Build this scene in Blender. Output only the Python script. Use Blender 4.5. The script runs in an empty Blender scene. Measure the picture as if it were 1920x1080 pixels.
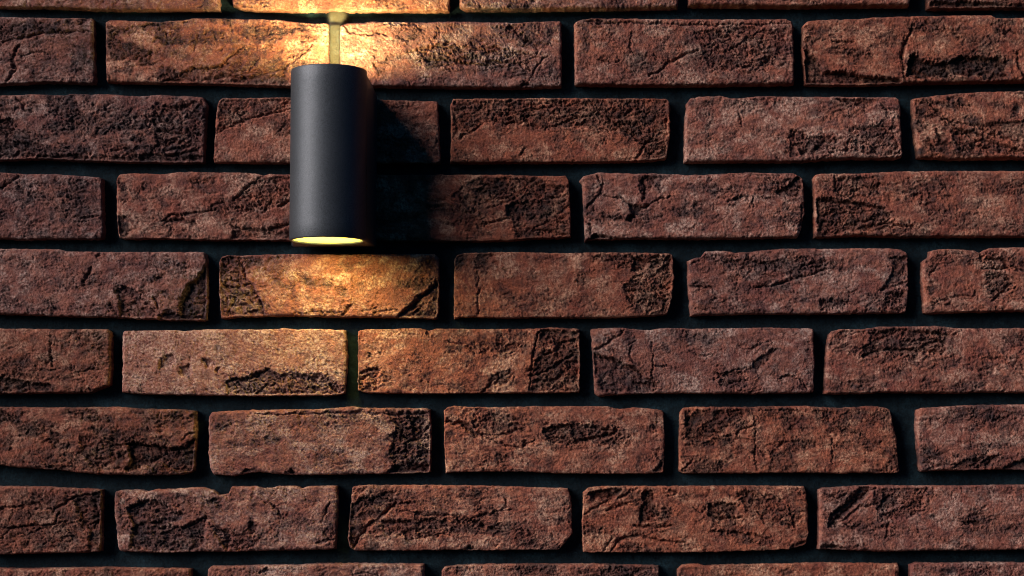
import bpy, math
import numpy as np
from mathutils import Vector

# ------------------------------------------------------------------ camera, sky, sun, exposure
sc = bpy.context.scene
C = bpy.context.collection
MM = 0.001
FPX = 3600.0                      # focal length in pixels of a 1920 wide frame
SCALE = 0.51 * MM                 # metres per pixel on the wall face
DIST = FPX * SCALE
TILT = 0.085
AIM_Z = 1.90                      # height on the wall that the frame centre looks at
cz = AIM_Z - DIST * math.tan(TILT)

cam_d = bpy.data.cameras.new('camera')
cam_d.sensor_width = 36.0
cam_d.lens = FPX / 1920.0 * 36.0
cam_d.clip_start = 0.02
cam_d.clip_end = 200
cam = bpy.data.objects.new('camera', cam_d)
C.objects.link(cam)
cam.location = (0, -DIST, cz)
cam.rotation_euler = (math.pi / 2 + TILT, 0, 0)
sc.camera = cam

LX, LZ, LY = -1.75, .98, -1.0    # towards the light: left, up, out from the wall
ld = Vector((LX, LY, LZ)).normalized()
elev = math.asin(ld.z)
azim = math.atan2(ld.x, ld.y)

w = bpy.data.worlds.new('World')
sc.world = w
w.use_nodes = True
nt = w.node_tree
bg = nt.nodes['Background']
sky = nt.nodes.new('ShaderNodeTexSky')
sky.sky_type = 'NISHITA'
sky.sun_disc = False
sky.sun_elevation = elev
sky.sun_rotation = azim
tint = nt.nodes.new('ShaderNodeMix'); tint.data_type = 'RGBA'; tint.blend_type = 'MULTIPLY'
tint.inputs[0].default_value = 1.0; tint.inputs[7].default_value = (.12, .75, 1.5, 1)
nt.links.new(sky.outputs[0], tint.inputs[6]); nt.links.new(tint.outputs[2], bg.inputs[0])
bg.inputs[1].default_value = 0.018

sun_d = bpy.data.lights.new('sun', 'SUN')
sun_d.energy = 4.4
sun_d.angle = math.radians(43)
sun_d.color = (1.0, 0.86, 0.78)
sun = bpy.data.objects.new('sun', sun_d)
C.objects.link(sun)
sun.rotation_euler = (-ld).to_track_quat('-Z', 'Y').to_euler()

sc.view_settings.view_transform = 'Standard'
sc.view_settings.look = 'None'
sc.view_settings.exposure = 0.32
sc.view_settings.gamma = 1.0
sc.cycles.filter_width = 1.05

def wall_xz(px, py, out=0.0):
    """Where a sight line through a photo pixel meets the plane `out` metres in front of the wall."""
    dx = (np.asarray(px, float) - 960) / FPX
    dz = -(np.asarray(py, float) - 540) / FPX
    ry = math.cos(TILT) - dz * math.sin(TILT)
    rz = math.sin(TILT) + dz * math.cos(TILT)
    t = (DIST - out) / ry
    return dx * t, cz + rz * t

# ------------------------------------------------------------------ numpy noise
def hash2(ix, iy, seed):
    ix = ix.astype(np.uint32); iy = iy.astype(np.uint32)
    h = ix * np.uint32(374761393) + iy * np.uint32(668265263) + np.uint32((seed * 2246822519 + 12345) & 0xffffffff)
    h = (h ^ (h >> np.uint32(13))) * np.uint32(1274126177)
    h = h ^ (h >> np.uint32(16))
    h = (h * np.uint32(2654435761))
    return (h ^ (h >> np.uint32(15)))

def grad_noise(x, y, seed=0):
    ix = np.floor(x).astype(np.int64); iy = np.floor(y).astype(np.int64)
    fx = x - ix; fy = y - iy
    u = fx * fx * fx * (fx * (fx * 6 - 15) + 10); v = fy * fy * fy * (fy * (fy * 6 - 15) + 10)
    def g(dx, dy):
        a = hash2(ix + dx, iy + dy, seed) * (2 * math.pi / 4294967296.0)
        return np.cos(a) * (fx - dx) + np.sin(a) * (fy - dy)
    n0 = g(0, 0) * (1 - u) + g(1, 0) * u
    n1 = g(0, 1) * (1 - u) + g(1, 1) * u
    return (n0 * (1 - v) + n1 * v) * 1.45

def fbm(x, y, seed=0, octaves=4, gain=0.5):
    s = 0; a = 1; t = 0
    for k in range(octaves):
        s = s + a * grad_noise(x * 2 ** k + 17.3 * k, y * 2 ** k - 9.1 * k, seed + k * 31)
        t += a; a *= gain
    return s / t * 1.4

def ridged(x, y, seed=0, octaves=3):
    s = 0; a = 1; t = 0
    for k in range(octaves):
        s = s + a * (1 - np.abs(grad_noise(x * 2 ** k + 5.3 * k, y * 2 ** k, seed + 77 * k)) * 2.2)
        t += a; a *= 0.55
    return s / t

def cells(x, y, seed=0):
    ix = np.floor(x).astype(np.int64); iy = np.floor(y).astype(np.int64)
    f1 = np.full(x.shape, 9.0); f2 = np.full(x.shape, 9.0)
    for dx in (-1, 0, 1):
        for dy in (-1, 0, 1):
            hx = hash2(ix + dx, iy + dy, seed) / 4294967296.0
            hy = hash2(ix + dx, iy + dy, seed + 991) / 4294967296.0
            d = np.hypot(ix + dx + hx - x, iy + dy + hy - y)
            f2 = np.minimum(f2, np.maximum(f1, d)); f1 = np.minimum(f1, d)
    return f1, f2

def sstep(a, b, x):
    t = np.clip((x - a) / (b - a), 0, 1)
    return t * t * (3 - 2 * t)

def seg_dist(x, y, pts):
    d = np.full(x.shape, 1e9); along = np.zeros(x.shape)
    for i in range(len(pts) - 1):
        ax, ay = pts[i]; bx, by = pts[i + 1]
        vx, vy = bx - ax, by - ay
        t = np.clip(((x - ax) * vx + (y - ay) * vy) / (vx * vx + vy * vy + 1e-9), 0, 1)
        q = np.hypot(x - ax - t * vx, y - ay - t * vy)
        better = q < d
        along = np.where(better, (i + t) / (len(pts) - 1), along)
        d = np.where(better, q, d)
    return d, along

def inside(x, y, pts):
    c = np.zeros(x.shape, bool); n = len(pts)
    for i in range(n):
        x0, y0 = pts[i]; x1, y1 = pts[(i + 1) % n]
        if y0 == y1: continue
        c ^= ((y0 > y) != (y1 > y)) & (x < (x1 - x0) * (y - y0) / (y1 - y0) + x0)
    return c

# ------------------------------------------------------------------ the bricks of the photograph
# T / B: top and bottom edge (x,y,...); L / R: left and right edge; one string per kind of mark:
# d = dark fired patch (x y rx ry angle amount), r = flaked hollow (depth rough dark | points), c = crack (width depth | points)
def P(s):
    v = [float(q) for q in s.replace(',', ' ').split()]
    return list(zip(v[::2], v[1::2]))

BR = []
def brick(T, B, L=None, R=None, d='', r='', c='', tone=0.0, rough=0.0, pale=0.0, fine=1, rnd=5.0, p=''):
    T = P(T); B = P(B)
    L = P(L) if L else [T[0], B[0]]
    R = P(R) if R else [T[-1], B[-1]]
    BR.append(dict(T=T, B=B, L=L, R=R, fine=fine, tone=tone, rough=rough, pale=pale, rnd=rnd,
        d=[[float(q) for q in e.split()] for e in d.split(';') if e.strip()],
        r=[([float(q) for q in e.split('|')[0].split()], P(e.split('|')[1])) for e in r.split(';') if e.strip()],
        c=[([float(q) for q in e.split('|')[0].split()], P(e.split('|')[1])) for e in c.split(';') if e.strip()],
        p=[[float(q) for q in e.split()] for e in p.split(';') if e.strip()]))

# row 0
brick('-12 -112 410 -110', '-12 11 100 12 200 16 410 17', rough=.2, tone=-.1)
brick('436 -108 842 -106', '436 8 455 15 500 18 600 18 842 19', c='3 1|440 6 470 12 500 10', pale=.2)
brick('862 -108 1272 -110', '862 10 870 16 960 17 1272 13', rough=.2)
brick('1292 -112 1706 -114', '1292 9 1400 10 1480 11 1706 9', c='3 1.5|1300 -20 1380 -30 1450 -25', pale=.1)
brick('1741 -114 2150 -116', '1741 15 1800 14 1920 13 2150 12', tone=-.5, rough=.4, d='1770 0 40 15 0 .8', r='2.5 .5 .8|1741 5 1800 2 1920 8 1920 14 1741 15')
# row 1
brick('-235 30 0 31 173 34', '-235 155 0 156 90 152 176 155', tone=-.6, rough=.25,  # dark brick; tone also paints in the dimmer light at the left
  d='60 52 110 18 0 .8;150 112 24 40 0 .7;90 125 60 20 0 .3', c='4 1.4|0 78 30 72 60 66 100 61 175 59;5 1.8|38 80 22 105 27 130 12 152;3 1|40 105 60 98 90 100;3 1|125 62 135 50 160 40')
brick('197 39 206 37 300 40 345 37 360 33 430 34 520 36 570 42 616 43', '199 152 260 153 440 157 540 160 616 160', tone=.1,
  d='215 70 14 25 0 .6;310 97 42 14 0 .5;240 130 10 24 0 .6;350 108 18 9 0 .4;238 58 12 10 0 .4',
  r='1.2 .5 .45|300 153 335 142 365 128 410 125 425 108 445 92 500 84 545 92 560 105 535 122 545 162 440 162',
  c='3 2|586 82 560 108 530 126 490 138 440 150;2.5 1|440 132 480 128 520 118 545 112;3 1.2|450 152 500 140 545 146;2 .7|560 74 572 76 588 72;2 .8|510 80 518 74 530 70;3 1.8|300 153 335 142 365 128 410 125 425 108 445 92;2.5 1.2|380 148 430 142 470 148;2.5 1.2|440 140 500 130 530 126')
brick('637 47 650 43 700 40 800 41 850 39 960 42 1052 38', '637 160 710 160 840 162 960 163 1053 161', tone=.1,
  d='870 106 110 20 0 .55;930 130 75 15 0 .55;990 78 28 18 0 .6;1030 58 20 18 0 .6;840 70 14 10 0 .3;1030 125 20 20 0 .4',
  c='3 1.6|646 48 655 57 678 62 692 66 705 64 722 66;2.5 1.3|720 43 745 44 760 48 775 45 790 55;3 1.6|765 96 800 92 830 86 845 78;3.5 1.7|790 114 830 112 870 118 900 121 960 115 992 130;4 1.8|955 50 985 75 1010 90 1005 100;3 1.3|998 135 1015 112 1030 108;2.5 1|700 120 712 135 708 145;2.5 1|690 125 678 130;2.5 1|750 75 762 78 780 68;2 .9|820 50 825 65 815 72',
  r='3 .5 .8|975 162 985 152 1000 157 1002 164;.7 .9 .3|780 92 850 84 940 88 1000 105 990 135 900 128 800 122', pale=.1)
brick('1077 42 1090 36 1110 34 1300 35 1400 36 1475 35 1487 40', '1079 157 1200 159 1300 159 1490 156', tone=-.05, rough=.3,
  d='1200 120 60 24 -20 .6;1330 80 90 30 0 .5;1330 112 60 28 0 .6;1100 75 9 30 0 .6;1400 140 60 14 0 .4;1180 70 12 20 0 .4;1440 95 35 30 0 .4',
  r='2.4 .4 .6|1085 40 1105 44 1122 46 1132 40 1124 35 1100 36;.8 .9 .3|1300 60 1400 50 1470 60 1480 110 1420 140 1330 130',
  c='3 1.4|1108 44 1200 44 1330 47 1420 46 1480 44;3 1.5|1120 113 1150 116 1165 112;4 1.8|1220 142 1250 122 1285 102 1310 94;3 1.2|1320 85 1350 70 1380 66;3 1.2|1370 95 1400 75 1430 72;3 1.3|1420 130 1440 110 1450 100;2.5 1.1|1185 60 1182 90 1190 100')
brick('1507 46 1514 39 1540 36 1600 36 1640 32 1700 30 1800 28 1860 28 1868 33 1960 32 2150 30', '1512 157 1600 158 1690 155 1800 153 1960 151 2150 152', L='1507 46 1505 90 1512 157',
  d='1590 95 12 18 0 .6;1623 103 9 10 0 .6;1830 92 30 16 -20 .6;1770 60 60 20 0 .4;1890 60 20 15 0 .4;1600 60 30 12 0 .3;1720 130 30 14 0 .5',
  r='3.6 .8 .9|1712 100 1730 112 1748 119 1775 115 1800 107 1830 104 1850 110 1872 106 1890 115 1895 146 1860 150 1800 141 1770 146 1720 147 1698 141 1701 115;4.5 .4 .6|1509 90 1530 110 1545 132 1570 134 1610 139 1690 150 1690 162 1506 162',
  c='3 1.6|1560 77 1580 80 1600 78;5 2|1711 48 1702 75 1693 95 1690 112;2.5 1.2|1690 110 1692 135 1700 150;4 1.8|1905 98 1915 130 1920 150;2.5 1|1800 120 1840 128 1870 140;3 1|1500 70 1515 80 1520 100', p='1782 52 2.2')
# row 2
brick('-27 178 30 178 60 176 118 178 130 176 200 176 260 180 300 177 380 181', '-27 300 70 296 150 300 250 303 380 304', R='380 181 387 195 384 240 381 304', tone=-.38,  # tone lowered to paint the light falling off leftwards
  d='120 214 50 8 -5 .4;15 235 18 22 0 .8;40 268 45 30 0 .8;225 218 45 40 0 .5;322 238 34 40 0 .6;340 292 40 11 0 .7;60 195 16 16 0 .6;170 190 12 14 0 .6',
  r='2 .4 .6|70 292 150 289 200 293 300 289 380 291 382 306 60 306;1.8 1 .6|-10 225 25 220 28 240 18 262 60 268 68 296 -10 300;.8 .9 .4|285 200 378 190 375 285 300 285 290 250',
  c='4 1.8|33 186 45 205 60 208;3 1.2|190 207 200 196 215 190;3.5 1.6|290 195 320 200 340 203 365 190;4 1.8|270 218 290 232 300 245 336 240;4 1.8|280 292 300 270 318 262;3 1.5|195 285 230 278 260 290 330 290 372 280;2.5 1|125 230 140 225;3 1.2|315 262 335 268 355 255 370 258')
brick('409 186 420 183 450 183 540 182 620 184 710 186 820 190', '400 303 520 304 700 305 825 305', L='409 186 404 225 400 303', R='820 190 825 305', pale=.05,
  d='490 205 60 13 -5 .5;525 236 20 24 0 .6;425 205 18 18 0 .5;760 240 40 40 0 .3',
  r='.9 .5 .3|412 188 540 184 542 205 500 216 450 228 406 250', c='3 1.5|448 200 446 212 452 222;3.5 1.8|404 252 430 236 450 226 500 214 542 204;3 1.2|520 246 532 232 540 228')
brick('845 192 849 185 900 184 1060 183 1150 184 1250 184 1256 190', '844 304 1000 303 1100 303 1160 302 1215 300 1250 296', L='845 192 846 250 844 304', R='1256 190 1257 250 1250 296',
  d='1200 230 48 48 0 .75;865 292 24 12 0 .6;1000 215 90 16 8 .35;1080 248 10 6 0 .8;880 215 30 20 0 .5;900 196 25 10 0 .4;1048 270 8 12 0 .4',
  r='1.1 .8 .55|848 188 1252 186 1252 294 1215 300 1203 266 1170 250 1100 240 1020 241 960 232 905 228 875 246 848 262',
  c='5 2|866 256 885 245 905 231;6 2|943 231 960 228 978 232;3 1.6|1000 241 1040 236 1070 222 1120 215 1152 222;2.5 1.4|940 218 980 206 1030 202 1090 190;2.5 1.3|1100 188 1120 202 1150 208 1165 200;4.5 2.2|1140 222 1180 248 1205 268 1235 262;4 1.5|1175 190 1186 205 1170 216;4 1.6|1205 268 1198 296;2.5 1.2|960 205 1010 194 1060 192;2 1|1030 215 1080 206 1120 208;3 1.4|905 190 900 204 890 212;3 1.2|975 290 988 278;3 1.2|1215 285 1245 275')
brick('1289 192 1296 184 1310 181 1350 179 1370 184 1400 183 1420 180 1500 181 1600 181 1680 182 1688 186', '1284 303 1400 302 1500 302 1545 298 1600 296 1680 296 1693 292', L='1289 192 1285 230 1284 303', R='1688 186 1690 240 1693 292', pale=.35, tone=.1,
  d='1530 272 45 20 -15 .65;1640 250 40 24 0 .65;1650 285 32 12 0 .65;1418 246 11 9 0 .5;1330 200 20 18 0 .4;1330 240 12 38 0 .35;1480 290 30 10 0 .4;1360 280 20 12 0 .3;1580 215 30 12 0 .2',
  r='2.2 .5 .4|1572 184 1600 184 1655 183 1640 196 1625 201 1610 197 1580 190;1 1 .3|1480 245 1530 255 1570 262 1560 290 1480 294;.9 1 .3|1590 240 1680 235 1688 290 1640 292 1600 270',
  c='4 2.4|1568 186 1580 191 1610 198 1628 202;3 1.2|1485 245 1490 262 1520 258;5 2|1528 282 1548 262;3.5 1.5|1388 214 1390 234;3 1.3|1560 285 1600 278 1640 292;4 1.4|1592 262 1585 285;3 1.2|1370 184 1420 186 1450 184;3 1.2|1650 190 1660 205 1672 215;3 1|1655 235 1675 250', p='1615 276 3')
brick('1713 184 1740 181 1762 178 1790 175 1860 171 1920 170 2140 170', '1723 294 1780 297 1920 296 2140 297', L='1713 184 1714 230 1723 294', R='2140 170 2142 297', tone=.08,
  d='1802 194 20 12 25 .7;1820 224 20 12 10 .8;1726 214 12 18 0 .7;1766 262 10 15 0 .8;1870 235 45 13 12 .6;1890 275 40 8 12 .5',
  r='1.3 .5 .5|1833 234 1860 228 1960 225 1960 268 1880 260 1840 246;1 .5 .5|1714 186 1735 186 1765 215 1740 228 1716 228;1.2 .5 .4|1775 235 1830 250 1920 282 1920 292 1800 285',
  c='3.5 1.6|1735 186 1760 210 1790 237 1830 262 1920 282;4 1.6|1768 224 1830 238 1880 260 1930 268;5 2|1757 240 1764 268 1780 270;3 1.3|1750 205 1775 232;3 1.2|1800 270 1840 275 1890 290;3 1|1745 270 1765 285')
# row 3
brick('-250 322 0 323 50 326 100 326 190 332', '-250 446 0 446 50 448 100 447 192 447', tone=-.5, rough=.35,  # dark brick, lowered further as painted falloff at the left
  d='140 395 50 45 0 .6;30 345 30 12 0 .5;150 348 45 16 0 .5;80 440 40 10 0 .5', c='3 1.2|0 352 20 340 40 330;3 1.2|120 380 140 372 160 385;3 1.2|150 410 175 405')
brick('218 332 224 327 250 324 290 326 300 327 330 322 350 322 460 323 480 325 495 329 505 326 545 326 632 328', '222 444 240 447 300 446 400 449 545 449 632 450', L='218 332 218 400 222 444',
  d='230 355 12 25 0 .6;232 425 17 16 0 .8;400 400 60 18 0 .35;500 340 30 9 0 .5;415 382 22 20 0 .5;380 350 25 14 0 .4;270 350 8 10 0 .6;325 412 22 8 0 .7',
  r='1.8 .4 .5|433 430 480 436 545 428 548 452 433 450;1.5 .6 .6|219 405 240 408 246 432 240 446 220 446;.9 .8 .3|435 372 470 345 495 330 545 332 545 380 505 392 450 400',
  c='3.5 1.8|303 414 320 402 340 402 365 400 400 391;6 2|310 415 340 412 368 420;3 1.2|318 425 320 440;3.5 1.8|434 374 450 365 470 346 492 329;6 2.6|435 424 455 430 480 433 520 428 545 418;4 1.8|495 394 510 372;5 2|522 388 545 376;3 1.3|395 385 420 378 430 395;3 1|360 345 390 340;3 1.2|440 390 470 385 480 395')
brick('655 328 700 327 800 327 940 327 1000 329 1060 329 1066 336', '655 450 800 451 880 452 960 450 1000 446 1070 444', R='1066 336 1070 400 1070 444', tone=-.1,
  d='920 352 55 22 0 .8;1005 388 68 35 0 .8;866 382 20 16 0 .7;990 440 42 10 0 .7;890 372 30 16 0 .6;930 400 14 14 0 .5',
  r='1 .6 .5|845 368 870 345 900 333 1000 335 1060 350 1068 440 970 446 960 410 945 405 960 378 915 382 890 400 865 372;1.6 .4 .6|948 385 962 378 1000 380 1005 415 965 415 950 402',
  c='3 1.2|800 388 850 386;3.5 1.6|925 386 950 380 962 377;4 2|905 420 930 415 955 410;4 1.8|1000 428 1040 436 1068 441;3 1.2|1020 345 1025 370 1045 370;3 1.3|860 366 870 378 885 400;3 1.2|965 380 1010 378 1060 362', p='832 337 1.2;961 403 1.2')
brick('1087 338 1095 330 1120 323 1190 325 1240 325 1290 328 1340 326 1400 323 1490 325 1505 332', '1097 451 1108 448 1200 446 1300 447 1400 446 1498 444', L='1087 338 1093 350 1095 400 1097 451', R='1505 332 1508 360 1509 400 1503 425 1498 444', tone=.1, pale=.1,
  d='1108 370 12 48 0 .5;1300 385 30 9 -10 .5;1330 338 7 5 0 .8;1212 420 18 12 0 .5;1392 345 25 10 0 .3;1400 420 18 20 0 .4;1280 400 16 14 0 .4;1380 376 12 6 0 .5',
  r='3.8 .3 .9|1180 380 1200 387 1222 377 1206 395 1182 414 1172 411 1184 398;1.2 .5 .6|1200 330 1236 328 1226 350 1206 374 1200 350;2.2 .8 .7|1455 362 1475 345 1498 328 1508 345 1500 366 1475 372;6 .3 .6|1101 453 1114 440 1152 446 1152 455',
  c='2.5 1.6|1222 378 1240 372 1265 369;4 1.6|1205 330 1214 350 1202 376;4.5 1.8|1120 328 1130 348 1125 366 1100 388;3 1.3|1366 377 1390 368 1412 371 1412 388;5 1.6|1502 385 1504 410 1500 438;3 1.4|1135 368 1168 372 1182 384;3 1.2|1440 335 1460 345 1480 338;2.5 1|1290 330 1340 328 1400 326 1470 328;3 1.2|1095 410 1110 425 1105 440;3 1.2|1470 415 1488 420')
brick('1527 333 1530 327 1545 325 1600 325 1680 321 1760 320 1920 320 2140 320', '1529 444 1560 443 1620 441 1700 444 1750 443 1920 443 2140 443', tone=.0,
  d='1600 340 50 16 0 .5;1750 346 50 18 -20 .6;1830 425 60 12 0 .5;1590 395 52 32 0 .6;1740 362 14 10 0 .5;1900 345 30 12 0 .3',
  r='1.5 1 .6|1530 372 1560 370 1600 378 1660 388 1675 418 1702 424 1610 438 1535 440;.8 .9 .4|1570 330 1650 332 1655 370 1600 376 1570 362', 
  c='4 1.8|1530 374 1560 378 1595 380 1660 392;3 1.2|1715 366 1730 360 1728 380;3.5 1.4|1565 330 1567 358 1580 365;4 1.8|1545 405 1565 395 1600 400;5 2|1678 422 1710 424;4 1.6|1600 420 1640 410 1665 420;3 1.4|1540 415 1555 430 1575 425;3 1.2|1735 350 1720 340')
# row 4
brick('-25 466 0 466 110 467 125 471 200 472 380 472 385 475', '-25 588 0 588 60 590 100 592 200 594 290 598 330 600 386 600', R='385 475 388 540 386 600', tone=-.1,
  d='165 500 10 6 0 .5;182 526 20 18 0 .6;310 550 8 10 0 .8;315 490 7 16 0 .7;290 522 18 8 0 .6;50 495 8 5 0 .5;10 545 10 15 0 .5;232 488 8 6 0 .6;345 498 14 6 0 .6;255 575 30 18 0 .3;100 575 12 12 0 .6',
  r='2.2 .4 .35|216 542 235 534 255 550 280 576 296 596 230 594 226 560;3.2 .6 .75|388 488 370 515 345 545 334 570 336 602 390 602;3.4 .3 .8|296 592 320 580 336 590 336 602 298 602',
  c='5 1.6|190 468 182 482;5 2|172 503 165 518 157 530;5 2.6|218 543 225 568 228 592;4 1.6|290 556 295 582;4 1.8|255 548 280 574 296 592;3 1.2|95 570 110 585;4 1.6|296 520 304 520;4 1.4|338 560 352 550 370 530;3 1.2|345 575 380 565;3 1.2|205 570 222 592')
brick('411 488 416 481 425 478 450 479 500 477 560 476 640 477 720 476 815 476 822 482', '414 596 450 593 500 592 560 591 640 594 700 594 760 595 820 597', L='411 488 410 540 414 596', R='822 482 823 540 820 597', tone=.15,
  d='432 515 22 30 0 .5;512 510 28 14 0 .45;655 500 14 12 0 .35;440 575 20 18 0 .5;790 500 25 18 0 .4;620 560 40 12 0 .2',
  r='1.5 .9 .5|412 482 454 482 458 515 468 538 488 560 500 588 480 594 412 596;2.4 .5 .5|742 598 765 580 800 546 817 528 824 540 824 599',
  c='3.5 1.8|456 500 460 518 475 542 495 578;4 1.8|413 534 440 539 466 534;4 1.6|424 592 436 562 450 550;6 2.6|746 594 775 571 800 550 820 530;4 1.4|640 592 650 580 660 572;1.8 -.7|657 512 657 545 656 570;3 1|700 590 730 580 750 582;3 1.2|775 590 790 572;2.5 .8|560 588 600 584 640 586;2.5 .8|680 584 710 576')
brick('852 484 858 477 870 474 960 472 1050 474 1100 473 1180 473 1255 475 1262 478', '851 597 862 594 880 593 960 596 1000 594 1080 595 1180 594 1240 590 1252 588', R='1262 478 1264 520 1260 560 1252 588', pale=.3,
  d='863 490 12 20 0 .8;903 485 20 16 0 .7;895 518 5 20 0 .6;1090 522 16 16 0 .55;1220 500 45 22 0 .7;1215 565 45 26 0 .7;1160 485 40 10 0 .5;948 552 20 14 0 .35;1000 520 10 8 0 .4;1030 545 8 6 0 .5;1125 580 30 10 0 .2',
  r='1 .9 .5|1105 478 1262 478 1256 590 1180 570 1168 535 1205 512 1150 496;2.6 .4 .7|1188 482 1216 490 1212 506 1184 509;.8 .3 .6|853 478 882 476 872 500 856 508;.8 .3 .6|888 478 925 476 915 505 896 506',
  c='2.5 1.4|895 508 898 540 897 592;4 1.6|1216 490 1245 492 1262 482;3 1.2|1130 490 1150 482 1175 490;3 1.2|940 505 960 512;3.5 1.4|1175 540 1190 555 1185 575;3.5 1.4|1240 550 1250 565 1244 580')
brick('1291 488 1302 484 1315 482 1322 471 1345 470 1370 471 1380 474 1420 470 1470 466 1560 466 1670 465 1690 467 1703 475', '1296 592 1320 590 1400 588 1500 588 1620 587 1700 586', L='1291 488 1291 530 1296 592', R='1703 475 1704 540 1700 586', tone=.08,
  d='1310 536 24 11 0 .7;1565 571 25 10 0 .75;1682 560 30 24 0 .65;1370 530 35 20 0 .25;1400 505 30 12 0 .3;1480 575 12 10 0 .4;1580 510 8 12 0 .5;1690 500 14 20 0 .7',
  r='.9 .8 .7|1350 484 1440 490 1520 484 1560 494 1550 510 1500 521 1440 508 1370 500;1.6 .6 .5|1670 482 1704 480 1704 522 1655 540 1676 512;.9 1 .4|1535 562 1590 566 1585 582 1540 582;1 .9 .4|1660 548 1704 545 1702 582 1660 578',
  c='3.5 2.2|1405 538 1440 538 1470 530 1500 518 1555 505;4 1.8|1293 534 1315 538 1335 541;5 2.2|1652 542 1675 536 1704 526;3 1.2|1620 588 1630 570;2 .8|1440 490 1436 505;3 1|1340 558 1360 562;3 1.2|1298 495 1310 490 1320 482')
brick('1745 470 1760 467 1800 467 1828 470 1838 475 1846 470 1856 465 1920 463 2150 463', '1736 586 1745 588 1800 585 1920 583 2150 584', L='1745 470 1744 480 1732 490 1731 520 1734 560 1736 586', tone=.02,
  d='1745 540 9 14 0 .8;1870 535 28 24 0 .6;1800 488 50 16 0 .45;1900 490 30 14 0 .5;1800 560 30 14 0 .3',
  r='.9 .8 .4|1838 480 1880 480 1950 500 1950 515 1880 508 1850 505;1 1 .4|1850 515 1890 512 1905 535 1870 565 1855 545',
  c='3.5 1.8|1850 484 1880 490 1890 502 1840 505;3.5 1.6|1895 500 1930 512;4 1.6|1858 565 1876 548 1898 532;3 1.4|1838 475 1842 488;3 1.2|1745 515 1755 505;3 1.2|1750 565 1790 555 1820 552')
# row 5
brick('-230 616 0 616 100 617 200 617 206 622', '-230 738 0 738 90 737 140 737 170 736 188 728 204 722', R='206 622 207 690 204 722', rough=.1, tone=-.45,  # tone carries painted light falloff at the left edge
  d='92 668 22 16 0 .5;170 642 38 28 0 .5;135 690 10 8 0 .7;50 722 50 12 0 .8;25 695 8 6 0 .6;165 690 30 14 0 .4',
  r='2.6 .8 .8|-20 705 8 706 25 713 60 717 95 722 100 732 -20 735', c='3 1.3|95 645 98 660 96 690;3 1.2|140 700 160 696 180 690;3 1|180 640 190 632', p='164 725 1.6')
brick('229 624 232 620 330 619 345 621 362 619 400 617 500 618 530 615 560 618 580 616 648 619', '228 735 260 738 300 739 400 741 480 742 560 741 620 741 645 738', L='229 624 229 680 228 735', R='648 619 650 680 645 738', pale=.68, tone=.22, rnd=3,
  d='262 728 6 9 0 .6;632 700 5 6 0 .8;405 655 14 12 0 .35;520 712 40 14 0 .4;440 725 25 10 0 .4;354 707 4 4 0 1;433 716 8 5 0 .7;458 624 6 3 0 .5',
  r='1.9 0 0|296 691 306 667 322 664 329 676 318 691;1.3 0 0|334 690 355 684 361 698 352 706 336 706;1.7 0 0|377 672 396 675 401 685 386 689;1.6 0 .1|402 688 413 689 408 698;1.5 .9 .5|425 716 468 703 500 692 520 700 560 702 610 706 636 722 646 740 425 742',
  c='4 2|423 717 435 712 462 713 490 699 506 692;5 2.2|618 722 635 735 648 729;3 1.4|580 700 605 704 620 718;3 1.4|480 735 500 720 520 722;3 1.2|296 690 305 668;3 1|460 740 520 736 580 735')
brick('671 620 690 617 740 617 760 615 790 616 805 620 818 616 900 617 1000 616 1030 614 1086 616', '671 732 690 736 760 737 800 738 880 737 960 736 1060 736 1086 735', L='671 620 671 680 671 732', R='1086 616 1088 680 1086 735', tone=.2, pale=.1,
  d='693 665 5 5 0 1;712 662 4 4 0 .8;1045 690 42 45 0 .7;1040 635 40 20 0 .6;940 650 55 18 0 .5;850 652 30 10 0 .6;940 710 24 18 0 .7;880 640 30 12 0 .4;765 725 20 8 0 .5;960 630 60 12 0 .5',
  r='1.2 .7 .4|671 702 690 692 716 696 706 710 706 736 671 736;1.6 1 .6|1012 618 1086 620 1087 735 996 735 996 700 1006 672 1020 655 1040 658 1038 635 1015 640;.9 .8 .3|900 640 980 645 960 665 900 662;1 .9 .5|925 700 955 695 965 715 925 730 905 734',
  c='3.5 1.8|671 703 690 692 714 697;3 1.5|678 712 690 702 702 707;3 1.8|1012 618 1005 645 995 690 995 733;3 1.4|903 736 925 712 960 700;4 2|1020 665 1040 655 1060 640 1080 638;4 2|1010 700 1040 690 1065 670;4 1.8|1000 715 1040 712 1070 690;3 1.2|840 640 870 645 890 660;2.5 1|705 712 706 734;3 1|800 622 806 632;3 1.3|1060 720 1070 735', p='945 734 1.5')
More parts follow.
